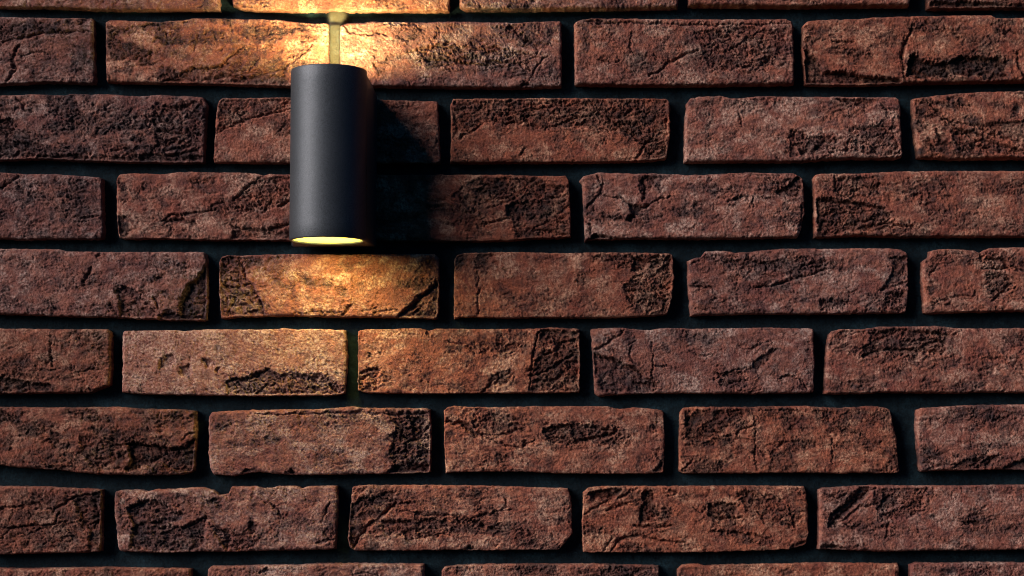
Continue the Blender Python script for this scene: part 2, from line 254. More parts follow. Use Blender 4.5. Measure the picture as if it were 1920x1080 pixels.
brick('1109 617 1135 615 1160 614 1180 616 1210 619 1222 618 1240 615 1300 616 1400 615 1440 614 1525 616', '1116 737 1122 742 1150 740 1200 738 1300 737 1400 738 1480 737 1526 736', L='1109 617 1112 670 1116 737', R='1525 616 1528 680 1526 736', tone=-.02,
  d='1182 640 14 24 0 .6;1300 634 65 18 0 .6;1250 655 12 9 0 .7;1370 705 28 18 0 .6;1518 680 12 55 0 .4;1150 700 35 25 0 .6;1440 690 40 25 0 .3;1215 735 20 8 0 .5;1420 650 30 12 0 .3;1130 640 16 14 0 .4',
  r='2.2 .4 .65|1112 658 1150 672 1190 688 1212 704 1238 722 1222 738 1130 734 1114 700;1.6 .5 .6|1408 690 1428 664 1455 652 1442 680 1420 700 1405 697;.9 .9 .4|1345 700 1395 692 1400 725 1350 725',
  c='6 2.2|1128 668 1165 682 1204 700;6 2.2|1190 718 1232 723;2.2 1.3|1222 640 1224 680 1226 732;3.5 1.6|1115 655 1140 642 1172 620;3.5 1.5|1340 712 1360 700 1375 694 1402 690;4 1.7|1460 710 1480 704 1505 715 1516 730;2.5 1.2|1230 685 1262 687;2.5 1.2|1298 660 1338 668;3 1.3|1185 650 1183 668 1195 685;3 1.3|1390 650 1410 655 1440 640;3 1.2|1380 728 1400 735 1430 730', p='1293 643 2')
brick('1556 626 1562 620 1580 617 1620 617 1650 612 1700 612 1760 611 1790 615 1850 616 1920 615 2150 615', '1547 738 1562 739 1640 737 1650 735 1680 736 1800 737 1840 735 1920 736 2150 736', L='1556 626 1551 660 1547 738', tone=.1,
  d='1625 712 25 15 0 .65;1840 705 8 10 0 .6;1880 660 10 8 0 .7;1600 660 25 14 0 .3;1680 700 25 14 0 .35;1700 632 50 12 0 .4;1760 655 25 10 0 .6;1720 648 30 14 0 .6;1885 712 12 12 0 .5;1820 675 20 8 0 .3',
  r='1.5 .7 .6|1630 622 1680 616 1760 620 1782 630 1770 664 1725 664 1728 681 1690 668 1660 663 1618 672 1618 650 1640 640;2.4 .3 .6|1570 620 1585 616 1606 621 1590 627 1576 626',
  c='5 2.2|1618 668 1650 658 1670 655 1720 659 1768 662;5 2|1733 648 1755 640 1775 640;2.5 1.2|1562 624 1580 630 1610 625 1642 617;3 1.3|1640 640 1665 630 1690 618;2.5 1|1830 665 1860 672 1900 675;3 1.3|1750 625 1780 628 1800 622;3 1.3|1690 640 1740 636')
# row 6
brick('-60 763 0 763 100 764 220 763 260 766 340 768 366 770', '-60 868 0 872 30 876 70 879 110 881 145 886 200 890 300 891 345 889 362 882', R='366 770 367 820 362 882', rough=.15, tone=-.42,  # low tone paints the dimmer left side into the clay
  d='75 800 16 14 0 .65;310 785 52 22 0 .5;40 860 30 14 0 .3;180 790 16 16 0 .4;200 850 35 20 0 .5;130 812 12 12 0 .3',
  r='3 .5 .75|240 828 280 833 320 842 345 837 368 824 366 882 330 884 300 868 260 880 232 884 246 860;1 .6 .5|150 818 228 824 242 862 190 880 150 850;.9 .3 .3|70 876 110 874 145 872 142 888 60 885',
  c='6 2.4|236 830 290 837 320 845 345 838 368 825;3.5 1.5|178 846 210 836 232 834;3 1.4|180 868 190 880 225 876;4 1.4|250 868 285 862 310 852;3 1.2|330 860 350 850 365 846;3 1|290 800 310 805;3 1.2|340 825 355 812 366 812')
brick('391 778 396 773 420 771 480 769 540 768 600 767 640 764 660 762 680 765 740 765 806 766', '400 891 415 890 440 892 460 888 480 885 520 888 545 890 600 890 680 889 735 888 806 886', L='391 778 391 860 394 880 400 891', R='806 766 808 820 806 886', pale=.1, tone=-.02,
  d='415 797 22 18 0 .65;510 822 16 12 0 .75;600 792 60 16 0 .4;770 830 35 50 0 .7;640 850 14 10 0 .5;560 800 20 20 0 .3;480 885 20 8 0 .5;430 792 12 8 0 .6;720 790 30 12 0 .5;650 780 60 8 0 .5',
  r='1.3 1 .6|728 772 806 770 807 888 738 888 728 850 742 805;2 .3 .5|770 786 786 779 799 790 797 812 776 824;4 .3 .5|533 892 545 878 558 892;3 .6 .6|728 890 735 874 760 868 806 872 806 890;2 .4 .4|450 890 460 880 490 882 500 890',
  c='6 2.6|758 818 775 826 790 820 806 800;3 1.4|480 777 600 776 660 772 720 777 800 774;4 1.6|740 790 755 805 750 830;4 1.6|745 850 765 845 780 858;4 1.4|770 870 790 850 805 846;2.5 1|735 760 745 775 760 790')
brick('833 770 838 764 850 761 880 763 920 764 1000 762 1140 762 1152 766 1162 767 1190 764 1215 766 1244 770', '836 888 845 885 900 884 980 884 1040 887 1100 888 1200 888 1244 886', L='833 770 833 830 836 888', R='1244 770 1247 830 1244 886', pale=.05, tone=.02,
  d='940 800 50 18 0 .6;1100 815 75 16 0 .6;940 856 42 15 0 .5;1112 856 28 15 0 .4;1240 872 10 14 0 .7;1165 785 6 10 0 .5;845 815 8 8 0 .6;1230 800 14 8 0 .5;1030 775 8 8 0 .3;863 778 3 3 0 1',
  r='.9 .7 .4|885 786 940 774 985 790 990 808 930 818 900 812 888 800;1.5 1 .6|1018 802 1080 793 1150 800 1178 820 1165 838 1120 834 1070 832 1040 838 1022 820;2 .4 .5|1226 886 1240 865 1246 860 1246 888;1.5 .2 .4|840 884 980 880 985 888 836 889',
  c='6.5 3|832 790 860 792 880 801 890 812 905 816;2.5 1.4|905 816 930 816 960 812;2.5 1.6|900 816 925 828 950 836 975 838 1002 828;4.5 2.2|1063 836 1090 826 1140 816 1158 808;3 1.5|1022 808 1060 800 1090 806;3 1.5|1100 800 1130 808 1160 804;3 1.2|1225 795 1230 808;3 1.2|1232 850 1240 870')
brick('1277 772 1282 765 1300 763 1400 763 1450 762 1500 761 1540 763 1570 765 1610 763 1640 761 1660 764 1670 768', '1275 884 1283 887 1400 887 1500 886 1580 888 1600 886 1680 887 1688 886', L='1277 772 1274 830 1275 884', R='1670 768 1676 800 1682 820 1683 845 1688 886', tone=-.02,
  d='1340 797 50 22 -15 .7;1490 800 35 22 0 .6;1350 852 60 14 0 .3;1470 769 8 6 0 1;1610 815 14 14 0 .5;1490 830 40 12 0 .5;1440 840 30 20 0 .3;1660 795 14 16 0 .6;1350 870 8 12 0 .4',
  r='1.7 .3 .7|1288 784 1310 770 1395 768 1402 776 1380 795 1352 815 1300 832 1287 818;1.4 .6 .4|1284 770 1298 768 1292 800 1284 806',
  c='3.5 -1.1|1286 832 1320 828 1345 821 1365 822 1385 818 1412 822;3 -.8|1364 804 1380 790 1404 773;3 -.7|1308 806 1322 792 1330 786;3 1.6|1300 831 1340 819 1370 818;2.2 1.3|1415 782 1417 820 1418 878;3.5 1.4|1280 882 1300 864;3 1.2|1548 770 1556 790;2.5 1.2|1560 820 1562 868;3 1.4|1380 815 1395 805 1410 800;2.5 1.1|1430 770 1470 768 1500 772;3 1.2|1455 838 1480 828 1500 830')
brick('1722 768 1730 765 1760 764 1810 760 1880 759 1960 758 2150 758', '1728 884 1760 882 1800 882 1860 880 1890 880 1960 882 2150 882', L='1722 768 1720 800 1724 850 1728 884', tone=.02, rnd=3,
  d='1885 790 42 35 0 .45;1840 870 25 10 0 .6;1890 835 20 8 0 .4;1900 880 20 6 0 .6;1735 800 8 8 0 .3',
  r='1.6 .6 .5|1785 876 1810 862 1840 858 1870 848 1866 862 1850 884 1800 886;3 .4 .6|1885 876 1905 866 1930 858 1960 862 1960 888 1880 888',
  c='5 1.6|1850 880 1858 864 1874 852;3 1|1745 880 1760 872 1790 870')
# row 7
brick('-225 912 0 912 55 912 100 914 140 916 165 917 190 918', '-225 1040 0 1040 60 1038 130 1037 165 1036 188 1034', tone=-.6, rough=.5,  # low tone paints in the dim lower left corner
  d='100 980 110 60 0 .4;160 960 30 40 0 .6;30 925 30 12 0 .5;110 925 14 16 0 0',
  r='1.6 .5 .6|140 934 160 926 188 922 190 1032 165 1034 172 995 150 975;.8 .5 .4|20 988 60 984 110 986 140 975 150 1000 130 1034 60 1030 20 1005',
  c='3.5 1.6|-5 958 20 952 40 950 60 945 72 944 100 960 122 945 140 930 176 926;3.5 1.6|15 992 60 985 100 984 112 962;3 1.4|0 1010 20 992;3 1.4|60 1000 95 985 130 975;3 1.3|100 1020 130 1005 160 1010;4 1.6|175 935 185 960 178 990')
brick('215 922 225 920 260 918 275 922 290 918 320 917 345 916 380 914 400 920 410 928 428 926 434 913 480 912 490 915 510 915 520 912 555 911 566 916 580 912 632 911', '222 1033 240 1034 300 1037 380 1034 420 1035 480 1033 540 1032 632 1030', L='215 922 214 965 218 995 222 1033', R='632 911 632 970 628 1030', tone=.05,
  d='400 940 20 7 0 .85;472 985 10 16 0 .8;520 962 9 10 0 .7;225 962 10 32 0 .6;480 1015 38 13 0 .4;475 940 8 20 0 .5;325 940 30 10 0 .4;410 950 10 8 0 .7;612 1000 14 16 0 .4;340 930 12 8 0 .5',
  r='2.2 .7 .7|238 955 262 943 300 942 318 955 345 965 332 978 310 985 350 988 370 976 388 972 386 1005 376 1034 300 1036 244 1026 250 985;1.8 .3 .6|465 998 468 984 476 978 482 986 481 998 470 1004;1.4 .9 .4|400 995 430 992 440 1006 482 1002 484 1020 460 1034 425 1034',
  c='6 2.2|242 956 270 942 300 941 322 957;5 2.2|345 990 372 976 388 968;3 1.4|428 1008 460 1001 484 997;4.5 1.6|398 988 428 1004 424 1034;4.5 1.8|620 940 614 958 608 972;4 1.6|590 1018 625 1012;3 1.3|255 985 290 980 320 985;4 1.6|300 1000 340 1006 380 1008;3 1.3|500 940 520 955 530 970;4 1.4|392 940 410 938', p='229 940 4;258 981 1.5')
brick('660 914 672 911 690 910 800 910 900 911 960 913 1065 916', '655 1028 664 1032 700 1032 800 1032 860 1031 900 1032 1000 1031 1048 1031', L='660 914 656 960 652 1010 655 1028', R='1065 916 1071 935 1073 1000 1060 1018 1048 1031', tone=.0, rough=.1,
  d='715 945 28 20 -30 .5;820 985 16 15 0 .6;770 1010 8 10 0 .7;740 985 30 8 0 .5;900 935 30 8 0 .4;990 1000 20 12 0 .3;1036 1006 5 8 0 .7;950 930 12 8 0 .4',
  r='1.6 .6 .6|658 945 690 930 738 922 746 945 726 965 692 974 682 1000 666 1028 654 1020;.9 .8 .3|655 915 690 912 660 945;.8 .7 .3|690 978 740 975 820 972 870 985 860 1005 780 1008 690 1000;1.5 .3 .5|758 998 768 996 776 1004 774 1016 764 1022 757 1012;4 .3 .5|866 1034 878 1022 898 1034',
  c='5.5 2.2|742 944 720 965 692 984 676 1004 660 1030;3.5 1.6|740 948 758 943 775 943;5 1.8|700 976 735 983 772 977;3.2 1.7|768 960 800 965 858 968 866 988;2.6 1.5|880 976 898 966 920 962 962 954;5.5 2.2|885 976 905 987 932 995;3 1.4|780 1010 800 1005 820 1005;3 1.4|668 960 690 945 700 935;2.5 1.2|750 958 775 962;2.5 1|895 960 900 940 915 932;3 1.2|945 930 952 950 940 955')
brick('1095 922 1103 915 1130 912 1200 912 1300 912 1400 911 1510 912', '1094 1036 1180 1036 1300 1036 1400 1033 1480 1030 1512 1022', L='1095 922 1092 980 1094 1036', R='1510 912 1515 950 1516 1000 1512 1022', tone=-.02, rough=.1,
  d='1490 932 20 16 0 .55;1370 990 40 18 0 .5;1220 950 15 30 0 .4;1400 1010 40 12 0 .5;1260 985 20 10 0 .4;1360 960 30 14 0 .6;1120 965 14 14 0 .4;1440 960 20 8 0 .4;1150 1000 20 14 0 .3',
  r='3 .3 .75|1104 926 1140 916 1168 917 1154 934 1112 935;2 .4 .6|1208 918 1226 918 1230 950 1245 962 1228 978 1200 982 1200 960;2 .6 .6|1328 968 1330 945 1378 944 1382 965 1392 986 1344 976;.9 .8 .4|1385 925 1400 920 1470 935 1480 965 1430 970 1395 955;2 .3 .5|1480 1030 1500 1018 1514 1014 1514 1034',
  c='4 1.6|1160 934 1185 922 1200 914;5 1.8|1138 958 1160 948 1182 944;3.5 1.4|1098 965 1118 950 1136 942;4 1.8|1190 986 1230 990 1258 986;4.5 2|1145 1036 1165 1010 1200 1004 1240 1015 1285 1018;5.5 2|1328 966 1350 974 1392 970;4 1.8|1338 996 1380 998 1420 1004 1445 1012;3.5 1.5|1490 968 1490 990;3 1.4|1478 948 1486 972 1500 975;3 1.4|1245 918 1270 922 1255 930;3 1.2|1215 920 1212 960;3.5 1.5|1130 1034 1145 1015 1150 1005;3 1.2|1300 950 1315 962 1325 955', p='1337 915 3')
brick('1537 918 1545 915 1600 912 1640 910 1700 911 1800 911 1860 910 1920 909 2150 909', '1536 1030 1560 1030 1600 1032 1650 1034 1680 1034 1750 1032 1850 1032 1920 1030 2150 1031', L='1537 918 1537 980 1536 1030', tone=.08,
  d='1830 965 14 16 0 .7;1672 990 14 14 0 .5;1668 945 22 10 0 .6;1845 925 22 20 0 .4;1600 950 20 14 -40 .5;1750 968 8 5 0 .6;1725 966 3 3 0 1;1650 920 30 8 0 .4;1590 985 20 8 0 .5;1905 990 20 6 0 .3;1560 1030 14 6 0 .7',
  r='2.8 .5 .75|1552 988 1558 964 1585 942 1612 912 1632 914 1628 930 1602 948 1582 966 1568 988;1.6 .3 .65|1648 948 1658 928 1690 930 1686 948 1656 956;2.6 .2 .6|1806 987 1816 977 1832 976 1848 990 1832 985 1820 984;1 .6 .4|1640 920 1735 914 1732 950 1700 975 1660 978 1640 945;3 .3 .6|1537 1026 1560 1020 1580 1026 1590 1036 1536 1036',
  c='5 2.2|1556 988 1590 956 1625 926 1642 914;3.5 1.6|1566 986 1592 968 1612 948 1648 943;3.5 1.5|1738 914 1732 935 1726 952;5 2|1710 965 1732 957;3.2 1.5|1580 982 1600 990 1612 985;2.5 1.2|1800 988 1815 978;3.5 1.4|1842 955 1852 946;3 1.2|1650 950 1668 975 1660 1010;3 1.2|1545 925 1570 935 1600 922')
# row 8
brick('-55 1067 0 1066 40 1067 100 1066 200 1064 260 1066 357 1067', '-55 1186 355 1188', rough=.4, tone=-.1)
brick('389 1068 395 1062 440 1062 500 1060 560 1060 600 1057 795 1058', '390 1184 796 1186', rough=.3, pale=.3, c='4 1.6|486 1074 500 1068 505 1063;3 1.4|660 1076 690 1072 715 1082')
brick('828 1072 834 1064 860 1060 960 1058 1110 1058 1236 1061', '829 1186 1236 1184', rough=.5, tone=-.1)
brick('1272 1068 1280 1060 1310 1058 1325 1062 1345 1060 1450 1058 1550 1056 1620 1057 1670 1058 1686 1057', '1273 1182 1688 1180', tone=.1, d='1475 1072 15 8 0 .8', pale=.2)
brick('1709 1060 1720 1056 1800 1056 1860 1055 1920 1056 2150 1056', '1710 1180 2150 1180', rough=.5, d='1780 1070 30 10 0 .8')

# the same bond carried on beyond the frame (coarser)
def plain(x0, y0, k):
    brick(f'{x0} {y0} {x0+205} {y0+((k*37)%5)-2} {x0+412} {y0+((k*17)%4)-1}', f'{x0} {y0+122} {x0+205} {y0+124} {x0+412} {y0+122}', fine=0,
          tone=((k * 29) % 10) / 16 - .3, rough=((k * 13) % 7) / 14, pale=((k * 7) % 5) / 18)
pitch = 146.7
rows_x = {0: (-12, 2176), 1: (-235, 2176), 2: (-27, 2168), 3: (-250, 2168), 4: (-25, 2178), 5: (-230, 2178), 6: (-60, 2178), 7: (-225, 2178), 8: (-55, 2178)}
k = 0
for row in range(-4, 13):
    y0 = 33 + (row - 1) * pitch
    if row in rows_x:
        xl, xr = rows_x[row]
        for j in range(1, 3):
            plain(xl - 441 * j, y0, k); k += 1
            plain(xr + 441 * (j - 1), y0, k); k += 1
    else:
        off = -20 if row % 2 == 0 else -235
        for j in range(-2, 7):
            plain(off + 441 * j + (row * 13) % 17, y0, k); k += 1

# ------------------------------------------------------------------ one brick -> heightfield block
JOINT = 15.0                                           # how far the mortar lies behind the faces (mm)
def build_brick(b, idx):
    T, B, L, R = b['T'], b['B'], b['L'], b['R']
    step = 1.35 if b['fine'] else 6.0
    x0 = min(L[0][0], L[-1][0]); x1 = max(R[0][0], R[-1][0])
    ym = (T[0][1] + B[0][1]) / 2; hgt = B[0][1] - T[0][1]
    nu = int((x1 - x0) / step); nv = int(abs(hgt) / step)
    s, t = np.meshgrid(np.linspace(0, 1, nu), np.linspace(0, 1, nv))
    tx, ty = zip(*T); bx, by = zip(*B); lx, ly = zip(*L); rx, ry = zip(*R)
    yl = ly[0] + t * (ly[-1] - ly[0]); yr = ry[0] + t * (ry[-1] - ry[0])
    xl = np.interp(yl, ly, lx); xr = np.interp(yr, ry, rx)
    X = xl + s * (xr - xl)
    yt = np.interp(X, tx, ty); yb = np.interp(X, bx, by)
    sd = idx * 101 + 7
    ex = 0.9 if b['fine'] else 1.5
    yt = yt + ex * fbm(X / 16, X * 0 + idx * 3.1, sd, 4, .6) * 1.2
    yb = yb + ex * fbm(X / 14, X * 0 + idx * 7.7, sd + 1, 4, .65) * 1.6
    Y = yt + t * (yb - yt)
    X = X + ((1 - s) * fbm(Y / 15, Y * 0 + idx, sd + 2, 4, .6) * 1.6 + s * fbm(Y / 15, Y * 0 - idx, sd + 3, 4, .6) * 1.9)
    # distance to the outline, with rounded corners
    W = xr - xl; H = yb - yt
    dl = s * W; dr = (1 - s) * W; dt = t * H; db = (1 - t) * H
    r = b['rnd'] * (1 + .5 * fbm(X / 60, Y / 60, sd + 4))
    qx = np.minimum(dl, dr); qy = np.minimum(dt, db)
    cx = np.maximum(r - qx, 0); cy = np.maximum(r - qy, 0)
    corner = (cx > 0) & (cy > 0)
    e = np.where(corner, r - np.hypot(cx, cy), np.minimum(qx, qy))
    # domain warp gives every traced mark a natural ragged course
    wx = X + 3.5 * fbm(X / 30, Y / 24, sd + 55, 2) + 2.8 * fbm(X / 11, Y / 11, sd + 5, 3) + 1.6 * grad_noise(X / 4.2, Y / 4.2, sd + 50)
    wy = Y + 3.0 * fbm(X / 30 + 9, Y / 24, sd + 56, 2) + 2.8 * fbm(X / 11 + 40, Y / 11, sd + 6, 3) + 1.6 * grad_noise(X / 4.2 + 9, Y / 4.2, sd + 51)
    rough = np.full(X.shape, b['rough'] * .55); dark = np.zeros(X.shape); pale = np.full(X.shape, b['pale'])
    h = np.zeros(X.shape)
    if not b['fine']:
        rough += sstep(.05, .5, fbm(X / 70, Y / 50, sd + 60)) * .8
        dark += sstep(.1, .5, fbm(X / 60, Y / 40, sd + 61)) * .7
    for (px, py, ax, ay, an, am) in b['d']:
        a = math.radians(an); dx = X - px; dy = Y - py
        u = (dx * math.cos(a) + dy * math.sin(a)) / ax; v = (-dx * math.sin(a) + dy * math.cos(a)) / ay
        q = np.sqrt(u * u + v * v) + .55 * fbm(X / 22, Y / 16, sd + 8, 4, .65)
        m = am * (1 - sstep(.25, 1.25, q))
        dark = np.maximum(dark, m); rough = np.maximum(rough, m * .75)
        h -= m * .35
    for (dep, ro, da), pts in b['r']:
        d_, _ = seg_dist(wx, wy, pts + [pts[0]])
        ins = inside(wx, wy, pts)
        sg = np.where(ins, d_, -d_)
        ed = 1.6 + 8 * sstep(-.1, .6, fbm(X / 30, Y / 22, sd + 40, 3))
        m = sstep(-.8 - .25 * ed, ed, sg + 1.5 * fbm(X / 7, Y / 5, sd + 41, 2))
        fill = 1 - .35 * sstep(4, 26, sg) + .3 * fbm(X / 13, Y / 9, sd + 9, 4, .6)
        h -= 1.35 * dep * m * np.clip(fill, .2, 1.4)
        rough = np.maximum(rough, ro * sstep(-12, 7, sg + 9 * fbm(X / 22, Y / 15, sd + 43, 4, .6)))
        dark = np.maximum(dark, da * sstep(-12, 10, sg + 13 * fbm(X / 26, Y / 18, sd + 10, 4, .6)))
        h += .12 * np.exp(-((sg + 2.5) / 2.5) ** 2) * min(dep, 2) / 2
    for (wd, dep), pts in b['c']:
        d_, al = seg_dist(wx, wy, pts)
        wloc = wd * (.55 + .55 * np.sin(np.pi * np.clip(al * .9 + .05, 0, 1))) * (1 + .5 * fbm(X / 9, Y / 9, sd + 11, 2))
        m = np.exp(-(d_ / (wloc * .56 + .1)) ** 2)
        h -= 1.3 * dep * m
        if dep > 0:
            h += .06 * dep * np.exp(-((d_ - wloc * 1.4) / (wloc * .8)) ** 2)
            dark = np.maximum(dark, .45 * m)
            rough = np.maximum(rough, .4 * np.exp(-(d_ / 9) ** 2))
    if b['fine']:
        q0 = fbm(X / 85 + .5 * fbm(X / 40, Y / 40, sd + 71), Y / 42, sd + 70, 6, .60)
        m0 = sstep(-.10, .40, q0 + .10 * math.sin(idx * 1.9))
        near = sstep(-.1, .3, q0) * (1 - min(1, b['pale'] * 1.5))
        m0 = m0 * (.7 + .3 * math.sin(idx * 4.7)) * (1 - min(1, b['pale'] * 1.5))
        rough += .65 * m0; dark = np.maximum(dark, .74 * m0); h -= .45 * m0
        pale = pale - .30 + 1.25 * sstep(.05, .5, fbm(X / 70, Y / 45, sd + 72, 3)) * (1 - m0)
        for cs, cw, cd in ((46, .032, 1.3), (24, .04, .8)):
            gq = grad_noise(X / cs + .9 * fbm(X / 24, Y / 24, sd + 80, 4, .65), Y / (cs * .6) + .9 * fbm(X / 22, Y / 22, sd + 81, 4, .65), sd + 82)
            gm = np.exp(-(gq / cw) ** 2) * near * sstep(-.15, .25, fbm(X / 34, Y / 26, sd + 83 + int(cs), 2))
            h -= cd * gm; dark = np.maximum(dark, .4 * gm)
    rough = np.clip(rough + .10 + .22 * fbm(X / 45, Y / 30, sd + 12), 0, 1.1)
    # broad shape, sand-moulded bumps, torn clay where rough
    h += .55 * fbm(X / 150, Y / 70, sd + 13, 2) + (s - .5) * .7 * math.sin(idx * 2.3) + (t - .5) * .5 * math.cos(idx * 1.7)
    h += .6 * fbm(X / 24, Y / 15, sd + 14, 5, .58)
    if b['fine']:
        ax_ = X / 26 + .8 * fbm(X / 20, Y / 20, sd + 15); ay_ = Y / 13 + .8 * fbm(X / 20 + 9, Y / 20, sd + 16)
        f1, f2 = cells(ax_, ay_, sd + 17)
        g1, g2 = cells(ax_ * 2.3 + 3, ay_ * 2.1, sd + 18)
        torn = 1.25 * (ridged(ax_ * .9, ay_ * 1.1, sd + 19, 4) - .5) - .95 * (1 - sstep(0, .10, f2 - f1)) - .30 * (1 - sstep(0, .14, g2 - g1)) + .55 * (f2 - f1)
        torn += .34 * fbm(X / 9, Y / 6, sd + 20, 3)
        h += rough * torn * 1.7
        # sanded grain everywhere
        h += .13 * fbm(X / 6.5, Y / 6, sd + 42, 2) + (.23 + .12 * rough) * grad_noise(X / 3.4, Y / 3.4, sd + 21) + .16 * grad_noise(X / 1.9 + 7, Y / 1.9, sd + 22)
        pit = grad_noise(X / 7.5, Y / 7.5, sd + 23)
        h -= .7 * sstep(.48, .7, pit) * (.3 + .7 * sstep(-.1, .3, fbm(X / 60, Y / 60, sd + 24)))
    else:
        h += rough * .5 * fbm(X / 14, Y / 11, sd + 20)
    h = np.where(h < 0, h * 1.35, h * 1.3)
    # worn arris
    we = 6.5 + 4.5 * fbm(X / 26, Y / 26, sd + 25, 3)
    we = np.clip(we, 2.2, 12)
    k_ = np.clip(1 - e / we, 0, 1)
    h = h * sstep(-1, 5, e) - (we * .78 * .51) * (1 - np.sqrt(np.clip(1 - k_ * k_, 0, 1)))
    h -= 1.6 * sstep(.35, .6, fbm(X / 18, Y / 18, sd + 26, 3)) * (1 - sstep(1, 9, e))
    h = np.where(corner & (e < 0), np.maximum(-JOINT + .8, h + e * 2.2 - .3), h)
    h = np.maximum(h, -JOINT + 1.0)
    off = 1.3 * math.sin(idx * 5.1)
    h = h + off * sstep(-1, 3, e)
    pale = pale + .45 * (1 - sstep(0, 4.5, e)) * (.4 + fbm(X / 20, Y / 20, sd + 90))
    # vertices
    rings = [(X, Y, h)]
    wxz, wzz = wall_xz(X, Y)
    V = np.stack([wxz, -h * MM, wzz], -1).reshape(-1, 3)
    per = list(range(0, nu)) + [j * nu + nu - 1 for j in range(1, nv)] + [(nv - 1) * nu + i for i in range(nu - 2, -1, -1)] + [j * nu for j in range(nv - 2, 0, -1)]
    per = np.array(per)
    base = np.arange(nu * nv).reshape(nv, nu)
    F = [np.stack([base[:-1, :-1], base[1:, :-1], base[1:, 1:], base[:-1, 1:]], -1).reshape(-1, 4)]
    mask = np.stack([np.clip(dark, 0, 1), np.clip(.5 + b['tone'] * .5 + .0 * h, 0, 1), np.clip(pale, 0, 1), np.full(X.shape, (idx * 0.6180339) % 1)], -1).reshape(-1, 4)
    Pp = V[per]; Mp = mask[per]
    cxm, czm = Pp[:, 0].mean(), Pp[:, 2].mean()
    prev = per; n = len(per); cnt = len(V)
    Vs = [V]; Ms = [mask]
    nr = 4
    hx = X.reshape(-1)[per]; hy = Y.reshape(-1)[per]
    for q in range(1, nr + 1):
        f = q / nr
        yy = Pp[:, 1] * (1 - f) + (JOINT + 3) * MM * f
        bul = (.35 * np.sin(f * 3.0) + .5 * fbm(hx / 9 + q * 1.3, hy / 9, sd + 30 + q, 3)) * MM
        dirx = np.sign(Pp[:, 0] - cxm); 
        onx = np.minimum(np.abs(hx - hx.min()), np.abs(hx - hx.max())) < 8
        nx_ = np.where(onx, dirx, 0); nz_ = np.where(onx, 0, np.sign(Pp[:, 2] - czm))
        Q = np.stack([Pp[:, 0] + nx_ * bul, yy, Pp[:, 2] + nz_ * bul], -1)
        Vs.append(Q); Ms.append(Mp)
        cur = np.arange(cnt, cnt + n); cnt += n
        a = prev; a2 = np.roll(prev, -1); c_ = cur; c2 = np.roll(cur, -1)
        F.append(np.stack([a, a2, c2, c_], -1))
        prev = cur
    return np.concatenate(Vs), np.concatenate(F), np.concatenate(Ms)

def mesh_from(name, V, F, mask=None, smooth=True):
    me = bpy.data.meshes.new(name)
    V = np.asarray(V, np.float32); F = np.asarray(F, np.int32)
    me.vertices.add(len(V)); me.vertices.foreach_set('co', V.ravel())
    k_ = F.shape[1]
    me.loops.add(F.size); me.loops.foreach_set('vertex_index', F.ravel())
    me.polygons.add(len(F))
    me.polygons.foreach_set('loop_start', np.arange(0, F.size, k_, dtype=np.int32))
    me.polygons.foreach_set('loop_total', np.full(len(F), k_, dtype=np.int32))
    me.update(calc_edges=True)
    if smooth: me.polygons.foreach_set('use_smooth', np.ones(len(F), bool))
    if mask is not None:
        at = me.attributes.new('clay', 'FLOAT_COLOR', 'POINT')
        at.data.foreach_set('color', np.asarray(mask, np.float32).ravel())
    me.validate()
    return me

# ------------------------------------------------------------------ materials
def new_mat(name):
    m = bpy.data.materials.new(name); m.use_nodes = True
    n = m.node_tree.nodes; n.clear()
    out = n.new('ShaderNodeOutputMaterial'); bs = n.new('ShaderNodeBsdfPrincipled')
    m.node_tree.links.new(bs.outputs[0], out.inputs[0])
    return m, n, m.node_tree.links, bs, out

def noise_node(n, l, coord, scale, detail=4, rough=.6, dist=0.0):
    t = n.new('ShaderNodeTexNoise'); t.inputs['Scale'].default_value = scale
    t.inputs['Detail'].default_value = detail; t.inputs['Roughness'].default_value = rough
    t.inputs['Distortion'].default_value = dist
    l.new(coord, t.inputs['Vector']); return t

def ramp(n, l, fac, a, b, c0=(0, 0, 0, 1), c1=(1, 1, 1, 1)):
    r_ = n.new('ShaderNodeValToRGB'); r_.color_ramp.elements[0].position = a; r_.color_ramp.elements[1].position = b
    r_.color_ramp.elements[0].color = c0; r_.color_ramp.elements[1].color = c1
    l.new(fac, r_.inputs[0]); return r_

def mix(n, l, fac, a, b, mode='MIX'):
    m = n.new('ShaderNodeMix'); m.data_type = 'RGBA'; m.blend_type = mode
    for sock, v in ((m.inputs[0], fac), (m.inputs[6], a), (m.inputs[7], b)):
        if hasattr(v, 'is_output'): l.new(v, sock)
        else: sock.default_value = v
    return m.outputs[2]

def math_node(n, l, op, a, b, clamp=False):
    m = n.new('ShaderNodeMath'); m.operation = op; m.use_clamp = clamp
    for i, v in enumerate((a, b)):
        if hasattr(v, 'is_output'): l.new(v, m.inputs[i])
        else: m.inputs[i].default_value = v
    return m.outputs[0]

